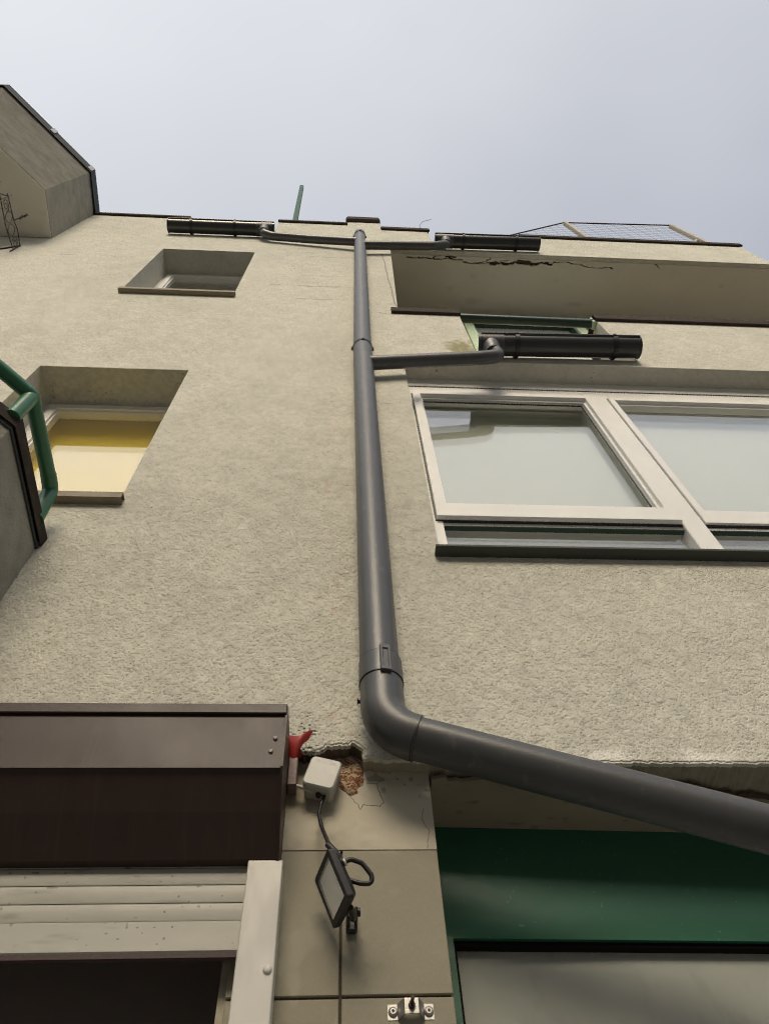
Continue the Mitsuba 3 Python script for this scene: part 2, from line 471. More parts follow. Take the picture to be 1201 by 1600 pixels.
# main render skin with its broken lower edge
low = [(-6.0, 2.86), (-0.14, 2.865)]
low += [tuple(q) for q in rough_line([(-0.108, 2.866), (-0.100, 2.850), (-0.085, 2.838), (-0.068, 2.826), (-0.030, 2.826), (-0.016, 2.840), (0.018, 2.846), (0.054, 2.847), (0.066, 2.835), (0.068, 2.806)], 0.0030, 0.004, 1)]
low += [tuple(q) for q in rough_line([(0.07, 2.803), (0.22, 2.797), (0.50, 2.792), (0.80, 2.789), (1.1, 2.787), (4.08, 2.785)], 0.0016, 0.006, 2)]
top = [(4.08, 6.63), (1.725, 6.63), (1.725, 5.79), (0.785, 5.79), (0.785, 6.63), (0.372, 6.63), (0.420, 8.68), (0.420, 9.72), (0.374, 9.72), (0.374, 10.13), (-0.68, 9.90), (-0.68, 9.10), (-1.60, 9.10), (-1.60, 9.87), (-6.0, 9.90)]
face = Polygon(low + top).buffer(0)
MID, TOPW, BIG = (-1.557, -0.800, 4.00, 5.400), (-1.545, -0.766, 6.90, 8.385), (0.345, 2.60, 3.70, 5.685)
for x0, x1, z0, z1 in (MID, TOPW, BIG):
    face = face.difference(sbox(x0, z0, x1, z1))
FACE_Y = 0.215
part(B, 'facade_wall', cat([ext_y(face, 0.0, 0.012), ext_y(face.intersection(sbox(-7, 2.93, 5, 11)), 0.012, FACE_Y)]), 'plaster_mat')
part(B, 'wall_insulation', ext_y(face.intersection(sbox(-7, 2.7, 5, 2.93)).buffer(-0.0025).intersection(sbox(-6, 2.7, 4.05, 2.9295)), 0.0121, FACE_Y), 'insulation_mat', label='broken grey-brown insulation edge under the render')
# the render's own relief where it stands close enough to be seen: grains and pits on a 3 mm grid
def relief(x0, x1, z0, z1, step, fade_top):
    gx, gz = np.arange(x0, x1, step), np.arange(z0, z1, step)
    GX, GZ = np.meshgrid(gx, gz, indexing='ij')
    clip = face.intersection(sbox(x0, 2.7, x1, z1 + 0.01))
    inside = shapely.contains_xy(clip.buffer(-0.001), GX, GZ)
    deep = shapely.contains_xy(clip.buffer(-0.004), GX, GZ) | (GZ > z1 - 0.005) | ((GZ < z0 + 0.004) & (z0 > 3))
    gr = grain_np(GX, np.zeros_like(GX), GZ)
    hh = np.clip((gr - 0.25) / 0.20, 0, 1)
    hh = 0.75 * hh * hh * (3 - 2 * hh) + 0.25 * np.clip((gr - 0.3) / 0.5, 0, 1)
    fade = np.clip((x1 - GX) / 0.15, 0, 1) * np.clip((GX - x0) / 0.15, 0, 1)
    fade = fade * np.clip((fade_top - GZ) / 1.7, 0, 1)
    GY = np.where(deep, -0.0004 - 0.0026 * hh * fade, 0.001)
    ids = np.arange(GX.size).reshape(GX.shape)
    ok = inside[:-1, :-1] & inside[1:, :-1] & inside[1:, 1:] & inside[:-1, 1:]
    a_, b_, c_, d_ = ids[:-1, :-1][ok], ids[1:, :-1][ok], ids[1:, 1:][ok], ids[:-1, 1:][ok]
    return trimesh.Trimesh(np.stack([GX, GY, GZ], -1).reshape(-1, 3), np.vstack([np.stack([a_, b_, c_], 1), np.stack([a_, c_, d_], 1)]), process=False)


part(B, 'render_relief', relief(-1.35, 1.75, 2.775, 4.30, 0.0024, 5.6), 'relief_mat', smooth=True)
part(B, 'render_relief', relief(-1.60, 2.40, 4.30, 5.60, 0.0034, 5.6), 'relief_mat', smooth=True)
# roof-level parapet right of the downpipe, and the loggia behind it
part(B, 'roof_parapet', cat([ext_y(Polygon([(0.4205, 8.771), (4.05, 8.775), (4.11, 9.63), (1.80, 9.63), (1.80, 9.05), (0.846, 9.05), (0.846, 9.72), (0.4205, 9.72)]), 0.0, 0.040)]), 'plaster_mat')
part(B, 'parapet_core', cat([bx(0.43, 4.04, 0.042, 0.20, 8.90, 9.0), bx(0.43, 0.84, 0.042, 0.16, 9.0, 9.70), bx(1.82, 4.04, 0.042, 0.16, 9.0, 9.60)]), 'smooth_plaster_mat')
ceil = Polygon([(0.424, 0.042), (4.05, 0.042), (4.8, 0.62), (0.30, 0.62), (0.30, 0.218), (0.424, 0.214)])
cr = [crack([(0.58, .068), (0.64, .073), (0.80, .080), (0.84, .073), (0.96, .070), (1.08, .078), (1.20, .104), (1.30, .098), (1.42, .080)], 0.006, 0.006, 0.022, 5),
      crack([(1.36, .100), (1.45, .078), (1.56, .085), (1.64, .074), (1.76, .088), (1.86, .070), (1.94, .085)], 0.012, 0.007, 0.02, 6),
      crack([(1.88, .066), (2.05, .068), (2.20, .072), (2.30, .100), (2.40, .086), (2.52, .098)], 0.0055, 0.006, 0.02, 7),
      crack([(0.82, .072), (0.84, .052)], 0.008, 0.003, 0.01, 8), crack([(1.24, .100), (1.33, .066), (1.36, .050)], 0.005, 0.003, 0.012, 9),
      crack([(1.40, .09), (1.52, .060)], 0.004, 0.003, 0.012, 10), crack([(2.92, .045), (2.97, .085)], 0.004, 0.004, 0.012, 11),
      LineString([(1.62, .072), (1.72, .078)]).buffer(0.022), LineString([(0.94, .050), (1.03, .052)]).buffer(0.008)]
cr = shapely.union_all(cr)
part(B, 'loggia_ceiling', ext_z(ceil.difference(cr), 8.77, 8.805), 'ceiling_mat', label='shaded loggia ceiling with a long ragged crack')
part(B, 'ceiling_core', bx(0.3, 4.6, 0.05, 0.60, 8.8051, 8.83), 'core_mat')
part(B, 'loggia_back_wall', ext_y(sbox(0.3, 5.7, 4.8, 8.77).difference(sbox(1.11, 6.4, 2.24, 8.655)), 0.60, 0.75), 'smooth_plaster_mat')
part(B, 'loggia_floor', bx(0.345, 4.05, FACE_Y + .001, 0.60, 5.70, 5.80), 'smooth_plaster_mat')
lw = part(B, 'loggia_window', frame_y(1.111, 2.239, 6.40, 8.654, 0.085, 0.56, 0.66), 'green_frame_mat', label='pale green framed loggia window under the ceiling')
part(lw, 'pane', sheet(1.19, 2.16, 0.615, 6.48, 8.57), 'pane_mat')
part(lw, 'sash', frame_y(1.197, 2.153, 6.486, 8.568, 0.012, 0.585, 0.64), 'dark_green_mat')
part(lw, 'curtain', bx(1.15, 2.2, 0.645, 0.655, 6.42, 8.63), 'white_curtain_mat')

# copings (sheet metal caps with a drip edge)
def coping(x0, x1, z, h=0.055, out=0.022, depth=0.26, tilt=0.0, label=None):
    prof = Polygon([(-out, z), (-out, z + h), (depth * 0.5, z + h + 0.03), (depth, z + h), (depth, z + h - 0.006), (depth * .5, z + h + .02), (-out + 0.006, z + h - 0.006), (-out + 0.006, z + 0.004), (-0.002, z + 0.004), (-0.002, z)])
    m = ext_x(prof.buffer(0), x0, x1)
    m.vertices[:, 2] += tilt * (m.vertices[:, 0] - x0)
    return part(B, 'coping', m, 'coping_mat', smooth=False, label=label)


coping(-5.5, -1.58, 9.865)
coping(-0.685, 0.03, 9.895)
part(B, 'coping', bx(0.012, 0.380, -0.035, 0.26, 10.09, 10.26, 0.02), 'coping_mat', label='thick raised brown coping above the top of the downpipe')
coping(0.372, 0.87, 9.70, 0.09)
coping(1.79, 4.13, 9.60, 0.085)
coping(0.325, 0.792, 6.615, 0.085)
coping(1.715, 4.08, 6.605, 0.085)
# sheet turned down the gap's inner edge
part(B, 'coping', bx(1.712, 1.732, 0.19, 0.235, 5.82, 6.69), 'coping_mat')

# the two windows of the left side
def small_window(o, y, zlip, interior, sill_mat='coping_mat'):
    x0, x1, z0, z1 = o
    w = part(B, 'window', frame_y(x0 - .02, x1 + .02, z0 - .02, z1 + .02, 0.062, y + .001, y + .07), 'white_pvc_mat')
    part(w, 'sash', cat([frame_y(x0 + .036, x1 - .036, z0 + .036, z1 - .036, 0.042, y - 0.012, y + .045), frame_y(x0 + .072, x1 - .072, z0 + .072, z1 - .072, 0.016, y + 0.002, y + .04)]), 'white_pvc_mat')
    part(w, 'pane', sheet(x0 + .075, x1 - .075, y + .018, z0 + .08, z1 - .078), 'coated_pane_mat')
    part(w, 'pane', sheet(x0 + .075, x1 - .075, y + .036, z0 + .08, z1 - .078), 'coated_pane_mat')
    part(w, interior[0], bx(x0 - .05, x1 + .05, y + .10, y + .11, z0 - .05, z1 + .1), interior[1])
    prof = Polygon([(-0.035, zlip - 0.038), (-0.035, zlip), (y, zlip + 0.03), (y, zlip + 0.026), (-0.031, zlip - 0.005), (-0.031, zlip - 0.034), (-0.002, zlip - 0.034), (-0.002, zlip - 0.038)])
    part(w, 'sill', ext_x(prof, x0 + 0.004, x1 + 0.018), sill_mat)
    return w


M_sill = 'sill_mat'
scene['sill_mat'] = two(P(proc(lambda p, n, uv: mix((0.15, 0.125, 0.085), (0.25, 0.215, 0.155), fbm(p.x * 14, p.y * 14, p.z * 14, 3))), 0.6, 0.3))
small_window(MID, FACE_Y - .005, 4.008, ('roller_blind', 'yellow_blind_mat'), M_sill)
small_window(TOPW, FACE_Y - .002, 6.925, ('curtain', 'grey_curtain_mat'), M_sill)

# big window
Y = 0.120
x0, x1, z0, z1 = BIG
W = part(B, 'window', cat([bx(x0 - .02, x1 + .02, Y + .002, Y + .075, 5.475, 5.58), bx(x0 - .02, 0.410, Y + .002, Y + .075, z0, 5.476),
                           bx(x0 - .02, x1 + .02, Y + .002, Y + .075, z0, 3.86)]), 'white_pvc_mat', label='wide white plastic window with two large panes')
part(W, 'shutter_cover', bx(x0 - .02, x1 + .02, Y - .004, Y + .075, 5.584, 5.70, .004), 'white_pvc_mat')
part(W, 'mullion', bx(1.382, 1.474, Y - .006, Y + .075, 3.72, 5.50, .004), 'white_pvc_mat')
def sash(xa, xb, za, zb, w, wb, y):
    m = ext_y(sbox(xa, za, xb, zb).difference(sbox(xa + w, za + wb, xb - w, zb - w)), y, y + .07)
    lip = ext_y(sbox(xa + w - .006, za + wb - .006, xb - w + .006, zb - w + .006).difference(sbox(xa + w + .012, za + wb + .004, xb - w - .012, zb - w - .022)), y + .022, y + .06)
    return cat([m, lip])
part(W, 'sash', sash(0.387, 1.378, 4.115, 5.462, 0.040, 0.098, Y - .022), 'white_pvc_mat')
part(W, 'gasket_and_gap_shade', frame_y(0.381, 1.3815, 4.110, 5.473, 0.010, Y - .001, Y + .01), 'dark_plastic_mat')  # dark strip round the sash, painting its shadow gap
part(W, 'gasket_and_gap_shade', frame_y(1.4745, 2.56, 4.110, 5.4735, 0.006, Y - .001, Y + .01), 'dark_plastic_mat')  # painted shadow gap of the right sash
part(W, 'gasket_and_gap_shade', bx(x0 - .02, x1 + .02, Y - .001, Y + .02, 5.5795, 5.5838), 'dark_plastic_mat')  # dark strip painting the gap line below the shutter cover
part(W, 'gasket_and_gap_shade', frame_y(0.436, 1.312, 4.218, 5.382, 0.004, Y + .006, Y + .014), 'dark_plastic_mat')
part(W, 'sash', sash(1.478, 2.56, 4.115, 5.462, 0.030, 0.098, Y - .012), 'white_pvc_mat')
for xa, xb in ((0.425, 1.325), (1.510, 2.53)):
    part(W, 'pane', sheet(xa, xb, Y + .028, 4.20, 5.41), 'pane_mat')
    part(W, 'pane', sheet(xa, xb, Y + .050, 4.20, 5.41), 'pane_mat')
for xa, xb in ((0.402, 1.380), (1.476, 2.58)):
    part(W, 'transom', bx(xa, xb, Y + .010, Y + .07, 4.088, 4.1135, .003), 'white_pvc_mat')
    part(W, 'gasket_and_gap_shade', bx(xa, xb, Y + .008, Y + .03, 4.083, 4.0875), 'dark_green_mat')
    part(W, 'backing', cat([bx(xa, xb, Y + .055, Y + .06, 3.86, 3.985), bx(xa, xb, Y + .045, Y + .06, 3.986, 4.03)]), 'grey_blind_mat')
    part(W, 'pane', sheet(xa, xb, Y + .030, 3.86, 4.088), 'pane_mat', label='low fixed pane under the sash')
part(W, 'curtain', bx(0.36, 2.59, Y + .11, Y + .12, 3.72, 5.67), 'curtain_mat')
part(W, 'sill', ext_x(Polygon([(-0.046, 3.666), (-0.046, 3.676), (Y, 3.705), (Y, 3.685), (-0.002, 3.670), (-0.002, 3.666)]), 0.325, 2.62), 'sill_green_mat', label='dark green sheet metal sill under the wide window')

# ground floor: pillar with plaster head and tiles, shop front, soffit
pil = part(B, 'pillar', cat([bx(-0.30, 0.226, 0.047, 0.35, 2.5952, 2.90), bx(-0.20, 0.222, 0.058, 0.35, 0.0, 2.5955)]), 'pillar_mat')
rngt = np.random.default_rng(4)
for r in range(4):
    zt = 2.594 - r * 0.3
    for xa, xb in ((-0.186, 0.0175), (0.0225, 0.226)):
        t = bx(xa, xb, 0.047 + rngt.uniform(0, .0012), 0.060, zt - 0.2955, zt - (0.0 if r == 0 else 0.001), 0.0015)
        part(pil, 'tile', t, 'tile_mat')
part(pil, 'joint_filler', bx(-0.18, 0.222, 0.0535, 0.058, 1.40, 2.592), 'joint_mat')
# exposed brick beside the junction box: a crumbled lump
def lump(cx, cz, rx, rz, y, d, seed, n=40, f=160):
    g = np.linspace(-1, 1, n)
    X, Z = np.meshgrid(g, g, indexing='ij')
    q = np.stack([X * rx * f, Z * rz * f, np.full_like(X, seed * 3.1)], -1)
    edge = np.clip(1 - (X ** 2 + Z ** 2) + 0.9 * (meshkit.fbm(q * 0.35, 3, seed) - 0.5), -0.3, 1)
    H = np.clip(edge * 2.2, -1, 1) * d * (0.35 + 0.65 * meshkit.fbm(q, 3, seed))
    V = np.stack([cx + X * rx, y - H, cz + Z * rz], -1).reshape(-1, 3)
    F = []
    for i in range(n - 1):
        for j in range(n - 1):
            a, b, c, e = i * n + j, (i + 1) * n + j, (i + 1) * n + j + 1, i * n + j + 1
            F += [[a, b, c], [a, c, e]]
    return trimesh.Trimesh(V, F, process=False)
part(pil, 'exposed_brick', lump(0.040, 2.795, 0.034, 0.058, 0.048, 0.012, 3), 'brick_mat', label='crumbled orange brick exposed beside the junction box')
edge = rough_line([(0.232, 0.042), (0.50, 0.044), (0.74, 0.055), (0.88, 0.078), (0.98, 0.104), (1.10, 0.128), (1.4, .15), (4.0, .15)], 0.004, 0.012, 12)
sof = Polygon([tuple(q) for q in edge] + [(4.0, 0.33), (0.232, 0.26)]).buffer(0)
part(B, 'shop_soffit', ext_z(sof, 2.776, 2.786), 'soffit_mat', label='underside over the shop window with a ragged dark crack')
part(B, 'soffit_gap_shade', ext_z(crack([tuple(q) for q in edge[::2]], 0.012, 0.003, 0.012, 13).intersection(sbox(0.5, 0, 4, 1)), 2.7775, 2.784), 'core_mat')  # dark strip laid along the crack, painting the shade of its void
# shop front, turned slightly away to the right
def shop(m):
    m.vertices[:, 1] += 0.04 * (m.vertices[:, 0] - 0.26)
    return m
S = part(B, 'shop_window', shop(cat([bx(0.228, 3.0, 0.212, 0.30, 2.497, 2.83), bx(0.228, 0.264, 0.206, 0.30, 0.4, 2.4965)])), 'green_panel_mat', label='glossy dark green shop window frame with deep header')
part(S, 'glazing_bead', shop(cat([bx(0.2645, 3.0, 0.222, 0.246, 2.4875, 2.4966), bx(0.2645, 0.271, 0.222, 0.246, 0.4, 2.4874)])), 'bead_mat')
part(S, 'pane', shop(bx(0.270, 3.0, 0.245, 0.251, 0.5, 2.50)), 'shop_blind_mat', label='frosted grey shop window pane')
# dark entrance behind the roller shutter
part(B, 'entrance_glass', sheet(-3.0, -0.19, 0.16, 0.3, 2.60), 'pane_mat')
part(B, 'entrance_room', cat([bx(-3.0, -0.187, 0.30, 0.31, 0.0, 2.9), bx(-0.1865, -0.18, 0.10, 0.30, 0.0, 2.9), bx(-3.0, -.19, .045, .30, 2.62, 2.64)]), 'dark_room_mat')
part(B, 'ground_floor_wall', cat([bx(3.0, 4.05, 0.05, 0.3, 0.0, 2.75)]), 'smooth_plaster_mat')
# unseen house across the street, added for its shade and reflections on this facade
H = thing('added_opposite_building', 'added unseen pale grey rendered apartment building across the street behind the viewer', 'building')
ow = sbox(-30, 0, 30, 13.6)
for fl_ in range(4):
    for k in range(-7, 8):
        ow = ow.difference(sbox(k * 3.8 - .7, 1.0 + fl_ * 3.2, k * 3.8 + .7, 2.6 + fl_ * 3.2))
part(H, 'wall', ext_y(ow, -17.5, -17.2), 'smooth_plaster_mat')
part(H, 'room', bx(-30, 30, -26, -17.6, 0.0, 13.5), 'dark_room_mat')
part(H, 'roof', bx(-30.4, 30.4, -26.4, -16.8, 13.61, 13.85), 'coping_mat')
# solid body behind
part(B, 'body', cat([bx(-6.0, 4.05, 0.76, 9.0, 0.0, 9.55), bx(-6.0, 0.36, FACE_Y + .001, 0.76, 8.9, 9.05), bx(-6.0, 0.34, FACE_Y + .001, 0.76, 5.6, 5.68), bx(-6, 4.0, .36, .76, 2.87, 2.95),
                     bx(-0.70, 0.42, FACE_Y + .001, 0.32, 9.05, 9.86), bx(-6, -1.66, FACE_Y + .001, .32, 9.05, 9.84)]), 'smooth_plaster_mat')

# bay at the upper left, with its chamfered corner
bay = Polygon([(-2.555, 0.0), (-2.545, -0.395), (-3.235, -1.10), (-6.0, -1.10), (-6.0, 0.0)])
Bay = part(B, 'upper_bay', ext_z(bay.buffer(0), 8.632, 9.99), 'bay_mat', label='grey rendered bay with a chamfered corner at roof level')
part(Bay, 'soffit', ext_z(bay.buffer(-0.006), 8.620, 8.631), 'ceiling_mat')
def along(pts, prof, closed=False):
    """sheet-metal trim following a plan line: prof = list of (outwards, z)"""
    p = np.array(pts, float)
    rows = []
    for i in range(len(p)):
        a = p[max(i - 1, 0)]; b = p[min(i + 1, len(p) - 1)]
        d1 = p[i] - a if i > 0 else b - p[i]
        d2 = b - p[i] if i < len(p) - 1 else d1
        n1 = np.array([d1[1], -d1[0]]) / np.linalg.norm(d1); n2 = np.array([d2[1], -d2[0]]) / np.linalg.norm(d2)
        n = (n1 + n2); n /= (n @ n1)
        rows.append([[*(p[i] + n * o), z] for o, z in prof])
    V = np.array(rows).reshape(-1, 3); k = len(prof); F = []
    for i in range(len(p) - 1):
        for j in range(k):
            q = [i * k + j, i * k + (j + 1) % k, (i + 1) * k + (j + 1) % k, (i + 1) * k + j]
            F += [[q[0], q[1], q[2]], [q[0], q[2], q[3]]]
    F += [[0, j + 1, j] for j in range(1, k - 1)] + [[(len(p) - 1) * k, (len(p) - 1) * k + j, (len(p) - 1) * k + j + 1] for j in range(1, k - 1)]
    return trimesh.Trimesh(V, F, process=False)
line = [(-6.0, -1.10), (-3.235, -1.10), (-2.545, -0.395), (-2.555, 0.0)]
part(Bay, 'coping', along(line, [(0.022, 9.885), (0.024, 10.03), (-0.2, 10.05), (-0.2, 10.03), (0.018, 10.015), (0.016, 9.89)]), 'coping_slate_mat')
scene['coping_slate_mat'] = two(P((0.048, 0.054, 0.057), 0.65, 0.2))
for q in ((-2.55, -0.40), (-2.86, -0.722)):
    part(Bay, 'coping_joint', along([(q[0] - .025, q[1] - .025), (q[0] + .008, q[1] + .008)], [(0.027, 9.91), (0.030, 10.034), (-0.02, 10.052), (-0.02, 10.0)]), 'steel_mat')

# balcony at the lower left
bal = Polygon([(-0.985, 0.0), (-0.985, -0.425), (-1.55, -0.99), (-4.0, -0.99), (-4.0, 0.0)])
Bal = part(B, 'lower_balcony', ext_z(bal, 2.95, 3.70), 'bay_mat', label='grey rendered balcony parapet below the yellow window')
line = [(-4.0, -0.99), (-1.55, -0.99), (-0.985, -0.425), (-0.985, 0.0)]
part(Bal, 'coping', along(line, [(0.016, 3.685), (0.020, 3.735), (-0.16, 3.75), (-0.16, 3.73), (0.012, 3.72), (0.010, 3.69)]), 'coping_mat')
part(Bal, 'coping_flange', along(line, [(0.002, 3.672), (0.007, 3.672), (0.007, 3.684), (0.002, 3.684)]), 'coping_slate_mat')

# green tubular railing standing on the lower balcony
rail = thing('balcony_railing', 'green tubular railing on the grey balcony parapet at the left edge', 'railing')
part(rail, 'top_rail', tube(rounded([(-2.6, -1.05, 3.93), (-1.58, -1.035, 3.93), (-0.985, -0.455, 3.875), (-0.985, -0.135, 3.885)], 0.035, 5), 0.0245, 20), 'green_rail_mat', smooth=40)
part(rail, 'post', tube([(-0.99, -0.445, 3.72), (-0.987, -0.450, 3.88)], 0.025, 20), 'green_rail_mat', smooth=40)
part(rail, 'post', tube(rounded([(-0.985, -0.17, 3.885), (-0.985, -0.105, 3.880), (-0.985, -0.088, 3.72)], 0.03, 6), 0.026, 20), 'green_rail_mat', smooth=40)
part(rail, 'post', tube([(-1.5, -0.95, 3.72), (-1.5, -0.955, 3.93)], 0.025, 20), 'green_rail_mat', smooth=40)
# railing of the loggia gap
lr = thing('loggia_railing', 'dark green rail closing the gap in the loggia parapet', 'railing')
part(lr, 'top_rail', tube([(0.79, 0.03, 6.67), (1.72, 0.03, 6.65)], 0.032, 20), 'dark_green_mat', smooth=40)
part(lr, 'end_plate', bx(1.702, 1.722, 0.0, 0.06, 6.60, 6.70, .004), 'green_frame_mat')

# ------------------------------------------------------------------ downpipe with its branches
dp = thing('downpipe', 'anthracite plastic downpipe with branch pipes running down the facade', 'downpipe')
PY, R = -0.072, 0.050
part(dp, 'pipe', tube([(0.143, PY, 9.02), (0.113, PY, 5.64)], R, 48), 'pvc_mat', smooth=40)
part(dp, 'pipe', tube([(0.113, PY, 5.645), (0.113, PY, 2.97)], R + .0015, 48), 'pvc_mat', smooth=40)
for (xx, zz) in ((0.1425, 8.90), (0.113, 5.63)):
    c = cat([ring((xx, PY, zz), (xx, PY, zz + .022), R + .001, R + .0045), bx(xx - .062, xx - .050, PY - .006, PY + .012, zz, zz + .02, .002), bx(xx + .050, xx + .062, PY - .006, PY + .012, zz, zz + .02, .002),
             tube([(xx, PY + .05, zz + .011), (xx, 0.0, zz + .011)], .005, 10), bx(xx - .006, xx + .010, PY - R - .010, PY - R + .003, zz - .003, zz + .012, .002)])
    part(dp, 'pipe_clamp', c, 'dark_plastic_mat', smooth=35)
socket = tube([(0.115, PY, 3.048), (0.115, PY, 2.975)], R + .006, 48)
sk = part(dp, 'socket', socket, 'pvc_mat', smooth=40)
part(sk, 'seal', ring((0.115, PY, 2.971), (0.115, PY, 2.9745), R, R + .0065), 'dark_plastic_mat', smooth=35)
part(sk, 'seal', ring((0.115, PY, 3.0485), (0.115, PY, 3.0515), R, R + .005), 'dark_plastic_mat', smooth=35)
# the latch on the socket: a raised frame with a slot
def on_pipe(m, ang, z):
    a = math.radians(ang)
    v = m.vertices.copy()
    c, s = math.cos(a), math.sin(a)
    m.vertices[:] = np.stack([0.115 + v[:, 0] * c - v[:, 1] * s, PY + v[:, 0] * s + v[:, 1] * c, z + v[:, 2]], 1)
    return m
latch = cat([bx(-.014, -.006, -R - .0125, -R - .002, -.046, .046, .002), bx(.006, .014, -R - .0125, -R - .002, -.046, .046, .002), bx(-.0145, .0145, -R - .0135, -R - .002, -.050, -.038, .002), bx(-.014, .014, -R - .0125, -R - .002, .030, .046, .002), bx(-.006, .006, -R - .009, -R - .002, -.04, .03)])
part(sk, 'latch', on_pipe(latch, 9, 3.014), 'pvc_mat', smooth=20)
bend = rounded([(0.115, PY, 2.976), (0.116, PY, 2.828), (0.30, PY, 2.7535)], 0.100, 16)
bend = np.vstack([bend[:-1], bend[-2] + (bend[-1] - bend[-2]) / np.linalg.norm(bend[-1] - bend[-2]) * 0.012])
part(dp, 'elbow', tube(bend, R + .004, 48), 'pvc_mat', smooth=40)
dd = np.array([0.735, 0.0, -0.2535]); dd /= np.linalg.norm(dd)
p0 = bend[-1] - dd * .01
part(dp, 'pipe', tube([p0, p0 + dd * 1.6], R, 48), 'pvc_mat', smooth=40)
part(dp, 'seal', ring(p0 + dd * .0101, p0 + dd * .0125, R, R + .0048), 'pvc_mat', smooth=35)
part(dp, 'wall_screw', cat([tube([(0.070, -0.055, 2.93), (0.056, -0.060, 2.928)], 0.0045, 8), tube([(0.0575, -0.060, 2.928), (0.0545, -0.060, 2.928)], 0.0075, 6)]), 'dark_plastic_mat')
# branches
br = .0385
part(dp, 'branch_pipe', tube(rounded([(-0.745, -0.070, 8.985), (-0.735, -0.062, 8.905), (-0.66, -0.050, 8.870), (-0.30, -0.055, 8.775), (0.135, PY, 8.655)], 0.045, 8), br, 32), 'pvc_mat', smooth=40, label='left branch pipe from the upper left gutter')
part(dp, 'branch_pipe', tube(rounded([(0.930, -0.070, 8.86), (0.935, -0.066, 8.735), (0.80, -0.066, 8.640), (0.15, PY, 8.505)], 0.055, 8), br, 32), 'pvc_mat', smooth=40, label='right branch pipe from the upper right gutter')
part(dp, 'branch_pipe', tube(rounded([(0.845, -0.070, 5.765), (0.868, -0.070, 5.585), (0.76, -0.070, 5.545), (0.115, PY, 5.388)], 0.055, 10), br, 32), 'pvc_mat', smooth=40, label='lower branch pipe from the middle gutter')

# ------------------------------------------------------------------ half-round gutters
def gutter(label, x0, x1, z0, z1, outlet_x, brackets):
    g = thing('roof_gutter', label, 'gutter', 'half-round gutters on the facade')
    cy, r = -0.070, 0.0625
    sl = (z1 - z0) / (x1 - x0)
    def place(m):
        m.vertices[:, 2] += z0 + sl * (m.vertices[:, 0] - x0)
        return m
    th = np.linspace(math.pi, 2 * math.pi, 33)
    outer = [(cy + r * math.cos(t), r * math.sin(t)) for t in th]
    inner = [(cy + (r - .0025) * math.cos(t), (r - .0025) * math.sin(t)) for t in th[::-1]]
    part(g, 'trough', place(ext_x(Polygon(outer + inner), x0, x1)), 'gutter_mat', smooth=40)
    part(g, 'front_bead', place(tube([(x0, cy - r - .003, 0.004), (x1, cy - r - .003, 0.004)], .009, 14)), 'gutter_mat', smooth=40)
    for xe in (x0, x1):
        m = ext_x(Polygon([(cy + (r + .004) * math.cos(t), (r + .004) * math.sin(t)) for t in th] + [(cy + r + .004, .008), (cy - r - .004, .008)]), xe - .004, xe + .004)
        part(g, 'end_cap', place(m), 'gutter_mat', smooth=40)
    for xb in brackets:
        o2 = [(cy + (r + .007) * math.cos(t), (r + .007) * math.sin(t)) for t in th]
        i2 = [(cy + (r + .0005) * math.cos(t), (r + .0005) * math.sin(t)) for t in th[::-1]]
        m = cat([ext_x(Polygon(o2 + i2), xb - .012, xb + .012), bx(xb - .010, xb + .010, cy - r - .014, cy - r + .004, -.004, .022, .003), bx(xb - .012, xb + .012, -.012, -.001, -.03, .06, .002)])
        part(g, 'bracket', place(m), 'dark_plastic_mat', smooth=35)
    # outlet: saddle that narrows into a socket
    prof = [(-r - .003, .058), (-r * .75, .052), (-r - .022, .046), (-r - .055, .0425), (-r - .075, .0425)]
    m = tube([(outlet_x, cy, z - .0) for z, _ in prof], [q for _, q in prof], 32)
    s2 = ext_x(Polygon([(cy + (r + .003) * math.cos(t), (r + .003) * math.sin(t)) for t in th] + [(cy + (r + .0005) * math.cos(t), (r + .0005) * math.sin(t)) for t in th[::-1]]), outlet_x - .075, outlet_x + .075)
    part(g, 'outlet', place(cat([tube([(outlet_x, cy, -r * .55), (outlet_x, cy, -r - .012), (outlet_x, cy, -r - .04), (outlet_x, cy, -r - .07)], [.056, .052, .0435, .0425], 32), s2])), 'pvc_mat', smooth=40)
    return g
gutter('black half-round gutter at the roof edge left of the downpipe', -1.63, -0.655, 9.065, 9.075, -0.745, (-1.42, -1.02))
gutter('black half-round gutter at the roof edge above the cracked ceiling', 0.835, 1.820, 8.86, 8.912, 0.930, (1.10, 1.60))
gutter('black half-round gutter below the loggia gap, lowest of the three', 0.79, 1.730, 5.775, 5.821, 0.845, (1.0, 1.58))

# ------------------------------------------------------------------ roller shutter
rs = thing('roller_shutter', 'half-lowered cream roller shutter with dark brown box beside the pillar', 'roller shutter')
XR = -0.112
prof = Polygon([(0.046, 2.855), (-0.128, 2.835), (-0.130, 2.665), (-0.078, 2.594), (-0.020, 2.527), (0.046, 2.527)])
part(rs, 'box', ext_x(prof, -3.0, XR), 'brown_mat')
cap = prof.buffer(0.004, join_style=2)
part(rs, 'end_plate', ext_x(cap.intersection(sbox(-1, 0, .046, 5)), XR + .0005, XR + .006), 'brown_mat')
part(rs, 'top_flange', bx(-3.0, XR + .004, -0.137, -0.1305, 2.812, 2.842, .002), 'brown_mat')
part(rs, 'seam', bx(-3.0, XR, -0.1325, -0.1302, 2.660, 2.664), 'brown_mat')
for sname, sx, sz in (('screw', -0.128, 2.742), ('screw_001', -0.135, 2.705)):
    part(rs, 'screw', cat([tube([(sx, -0.1302, sz), (sx, -0.1345, sz)], [.0050, .0035], 16)]), 'screw_mat', smooth=35)
    part(f'roller_shutter__{sname}', 'drive', tube([(sx, -.1345, sz), (sx, -.1350, sz)], .0024, 6), 'dark_plastic_mat')
